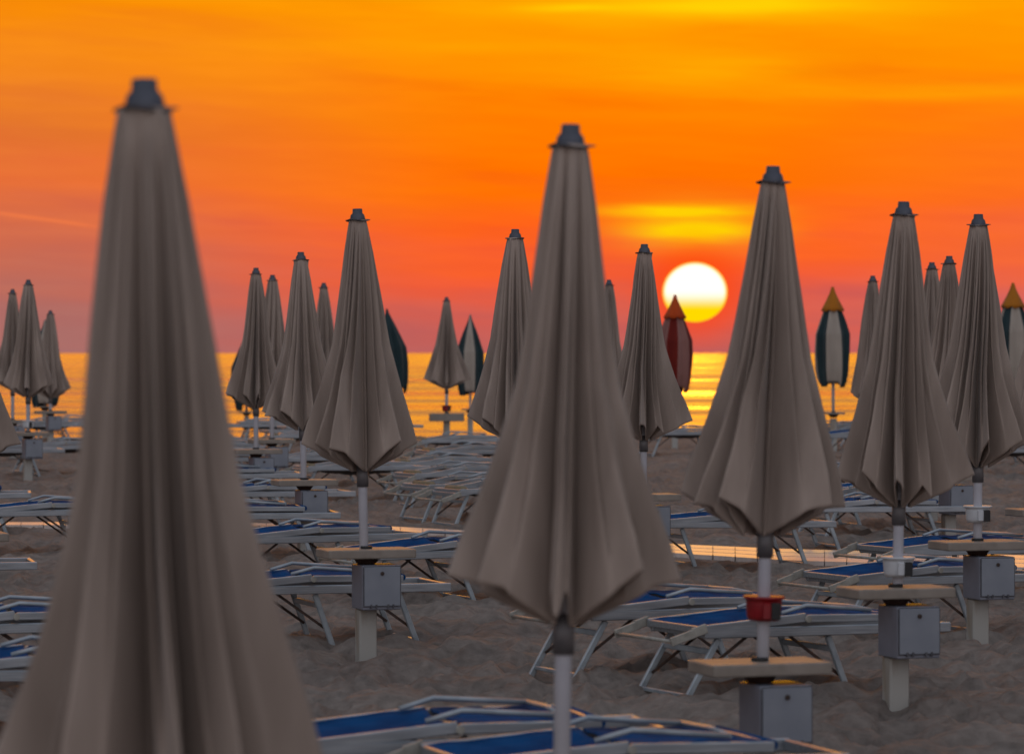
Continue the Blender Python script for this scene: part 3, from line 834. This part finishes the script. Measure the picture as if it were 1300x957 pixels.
# hinge x, s (px per m at near rail hinge), yaw deg, proto, label
LOU = [
 (397, 214, 19, 'A', 'blue sling sun lounger running behind the grey locker left of centre'),
 (583, 184, 26, 'B', 'blue sling sun lounger behind the cream table left of centre'),
 (408, 172, 26, 'C', 'blue sling sun lounger beyond the cream table, close to the pale boardwalk'),
 (1024, 247, 25, 'C', 'blue sling sun lounger behind the pole with the red clamp'),
 (876, 233, 25, 'C', 'blue sling sun lounger just right of the big middle parasol pole'),
 (1192, 206, 26, 'C', 'blue sling sun lounger behind the white clamp at right'),
 (1240, 182, 24, 'C', 'blue sling sun lounger at right, running out of view past the cream table'),
 (934, 160, 18, 'F', 'sun lounger below the hem of the parasol with the red pole clamp'),
 (1112, 147, 16, 'F', 'lower sun lounger frame ending beside the pole of the right-hand clamp parasol'),
 (1135, 132, 16, 'F', 'upper sun lounger frame ending beside the pole of the right-hand clamp parasol'),
 (302, 153, 10, 'F', 'sun lounger end sticking out right of the second locker left of centre'),
 (283, 119, 10, 'F', 'sun lounger end sticking out right of the small locker by the blurred parasol'),
 (296, 104, 10, 'F', 'sun lounger end behind the small locker by the blurred parasol, farther one'),
 (22, 245, 14, 'C', 'blue sling sun lounger at the lower left edge, farther of the pair'),
 (48, 281, 14, 'C', 'blue sling sun lounger at the lower left edge, nearer of the pair'),
 (-122, 196, 12, 'F', 'pale sun lounger end with one leg at the left edge'),
 (68, 150, 18, 'C', 'blue sling sun lounger at the left edge, raised toward the blurred parasol'),
 (-78, 136, 8, 'F', 'short pale rail of a sun lounger poking in at the left edge'),
 (585, 334, 14, 'C', 'blue sling sun lounger at the bottom, left of the big middle parasol pole'),
 (800, 350, 18, 'C', 'blue sling sun lounger at the bottom under the big middle parasol'),
 (655, 131, 26, 'P', 'grey sun lounger with tan head pad half hidden left of the big middle parasol'),
 (612, 127, 28, 'P', 'grey sun lounger with open rectangular leg frame on bare sand in the middle'),
 (592, 117, 24, 'P', 'grey sun lounger with tan pad, second row back in the middle gap'),
 (573, 108, 22, 'P', 'grey sun lounger with tan pad, third row back in the middle gap'),
 (600, 97, 20, 'P', 'grey sun lounger with tan pad, fourth row back in the middle gap'),
 (585, 87, 18, 'P', 'grey sun lounger with tan pad, fifth row back in the middle gap'),
 (0, 96, 16, 'P', 'grey sun lounger left of the small locker near the left edge'),
 (84, 93, 16, 'P', 'grey sun lounger right of the small locker near the left edge'),
 (408, 103, 14, 'P', 'grey sun lounger under the second beige parasol left of centre'),
 (1128, 138, 24, 'P', 'grey sun lounger seen between the hems of the red-clamp parasol and its right neighbour'),
 (455, 112, 20, 'P', 'grey sun lounger just right of the sharp parasol pole, beyond the bare sand'),
 (1075, 118, 22, 'C', 'distant sun lounger between the hems of the two large parasols at right'),
 (1290, 96, 20, 'P', 'grey sun lounger on open sand near the right edge'),
 (340, 134, 18, 'C', 'sun lounger between the two lockers right of the blurred parasol'),
 (876, 80, 24, 'P', 'grey sun lounger with one pale leg on the sand below the sun glitter'),
]
rnd = random.Random(12)
used = []
for (hx, s_, yaw, kind, lab) in LOU:
    d_ = F / s_; a = R(yaw); X = (hx - CX) / s_
    # the given point is the near rail at the hinge: shift centre by half width away
    cx_, cy_ = X - .29 * math.sin(a), d_ + .29 * math.cos(a)
    c = copy_tree(protos[kind]); c.location = (cx_, cy_, ground(cy_)); c.rotation_euler = (R(rnd.uniform(-.5, .5)), R(rnd.uniform(-.8, .8)), a)
    tag(c, lab, 'sun lounger', GL); used.append((cx_, cy_))
# far rows by the shore
far = 0
for row, (dd, n_) in enumerate([(48.0, 6), (51.5, 7), (55, 8), (58.5, 8), (62.5, 9), (65.0, 5)]):
    for i in range(n_):
        span = dd * .155
        X = -span + 2 * span * (i + .5) / n_ + rnd.uniform(-.35, .35)
        sx = CX + X * F / dd
        if 600 < sx < 830 or 895 < sx < 1060 or 110 < sx < 250: continue       # behind the big parasols
        if dd < 60 and (495 < sx < 600 or -30 < sx < 115 or 835 < sx < 895) and rnd.random() < .8: continue
        if any(abs(X - u[0]) < 1.6 and abs(dd - u[1]) < 1.0 for u in used): continue
        if any(abs(X - l[0]) < .5 and abs(dd - l[1]) < .9 for l in lockers_at): dd2 = dd + 1.3
        else: dd2 = dd
        c = copy_tree(protos[rnd.choice('PPC')]); c.location = (X, dd2, ground(dd2)); c.rotation_euler = (0, R(rnd.uniform(-1.5, 1.5)), R(rnd.uniform(8, 30) + (180 if rnd.random() < .3 else 0)))
        used.append((X, dd2))
        tag(c, 'small distant sun lounger in the crowded far rows by the shoreline', 'sun lounger', 'distant sun loungers by the shoreline')
for p in protos.values(): rm_tree(p)

# ------------------------------------------------------------------ camera and render
cam = bpy.data.cameras.new('camera'); co = bpy.data.objects.new('camera', cam); col.objects.link(co)
co.location = (0, 0, EYE); co.rotation_euler = (R(90), 0, 0)
cam.sensor_width = 36; cam.lens = 36 * F / 1300; cam.shift_y = -30.5 / 1300
cam.clip_start = .1; cam.clip_end = 100000
cam.dof.use_dof = True; cam.dof.focus_distance = 24; cam.dof.aperture_fstop = cam.lens / 1000 / .030
scn.camera = co
scn.render.engine = 'CYCLES'
scn.view_settings.view_transform = 'Standard'; scn.view_settings.look = 'None'
scn.view_settings.exposure = 0; scn.view_settings.gamma = 1
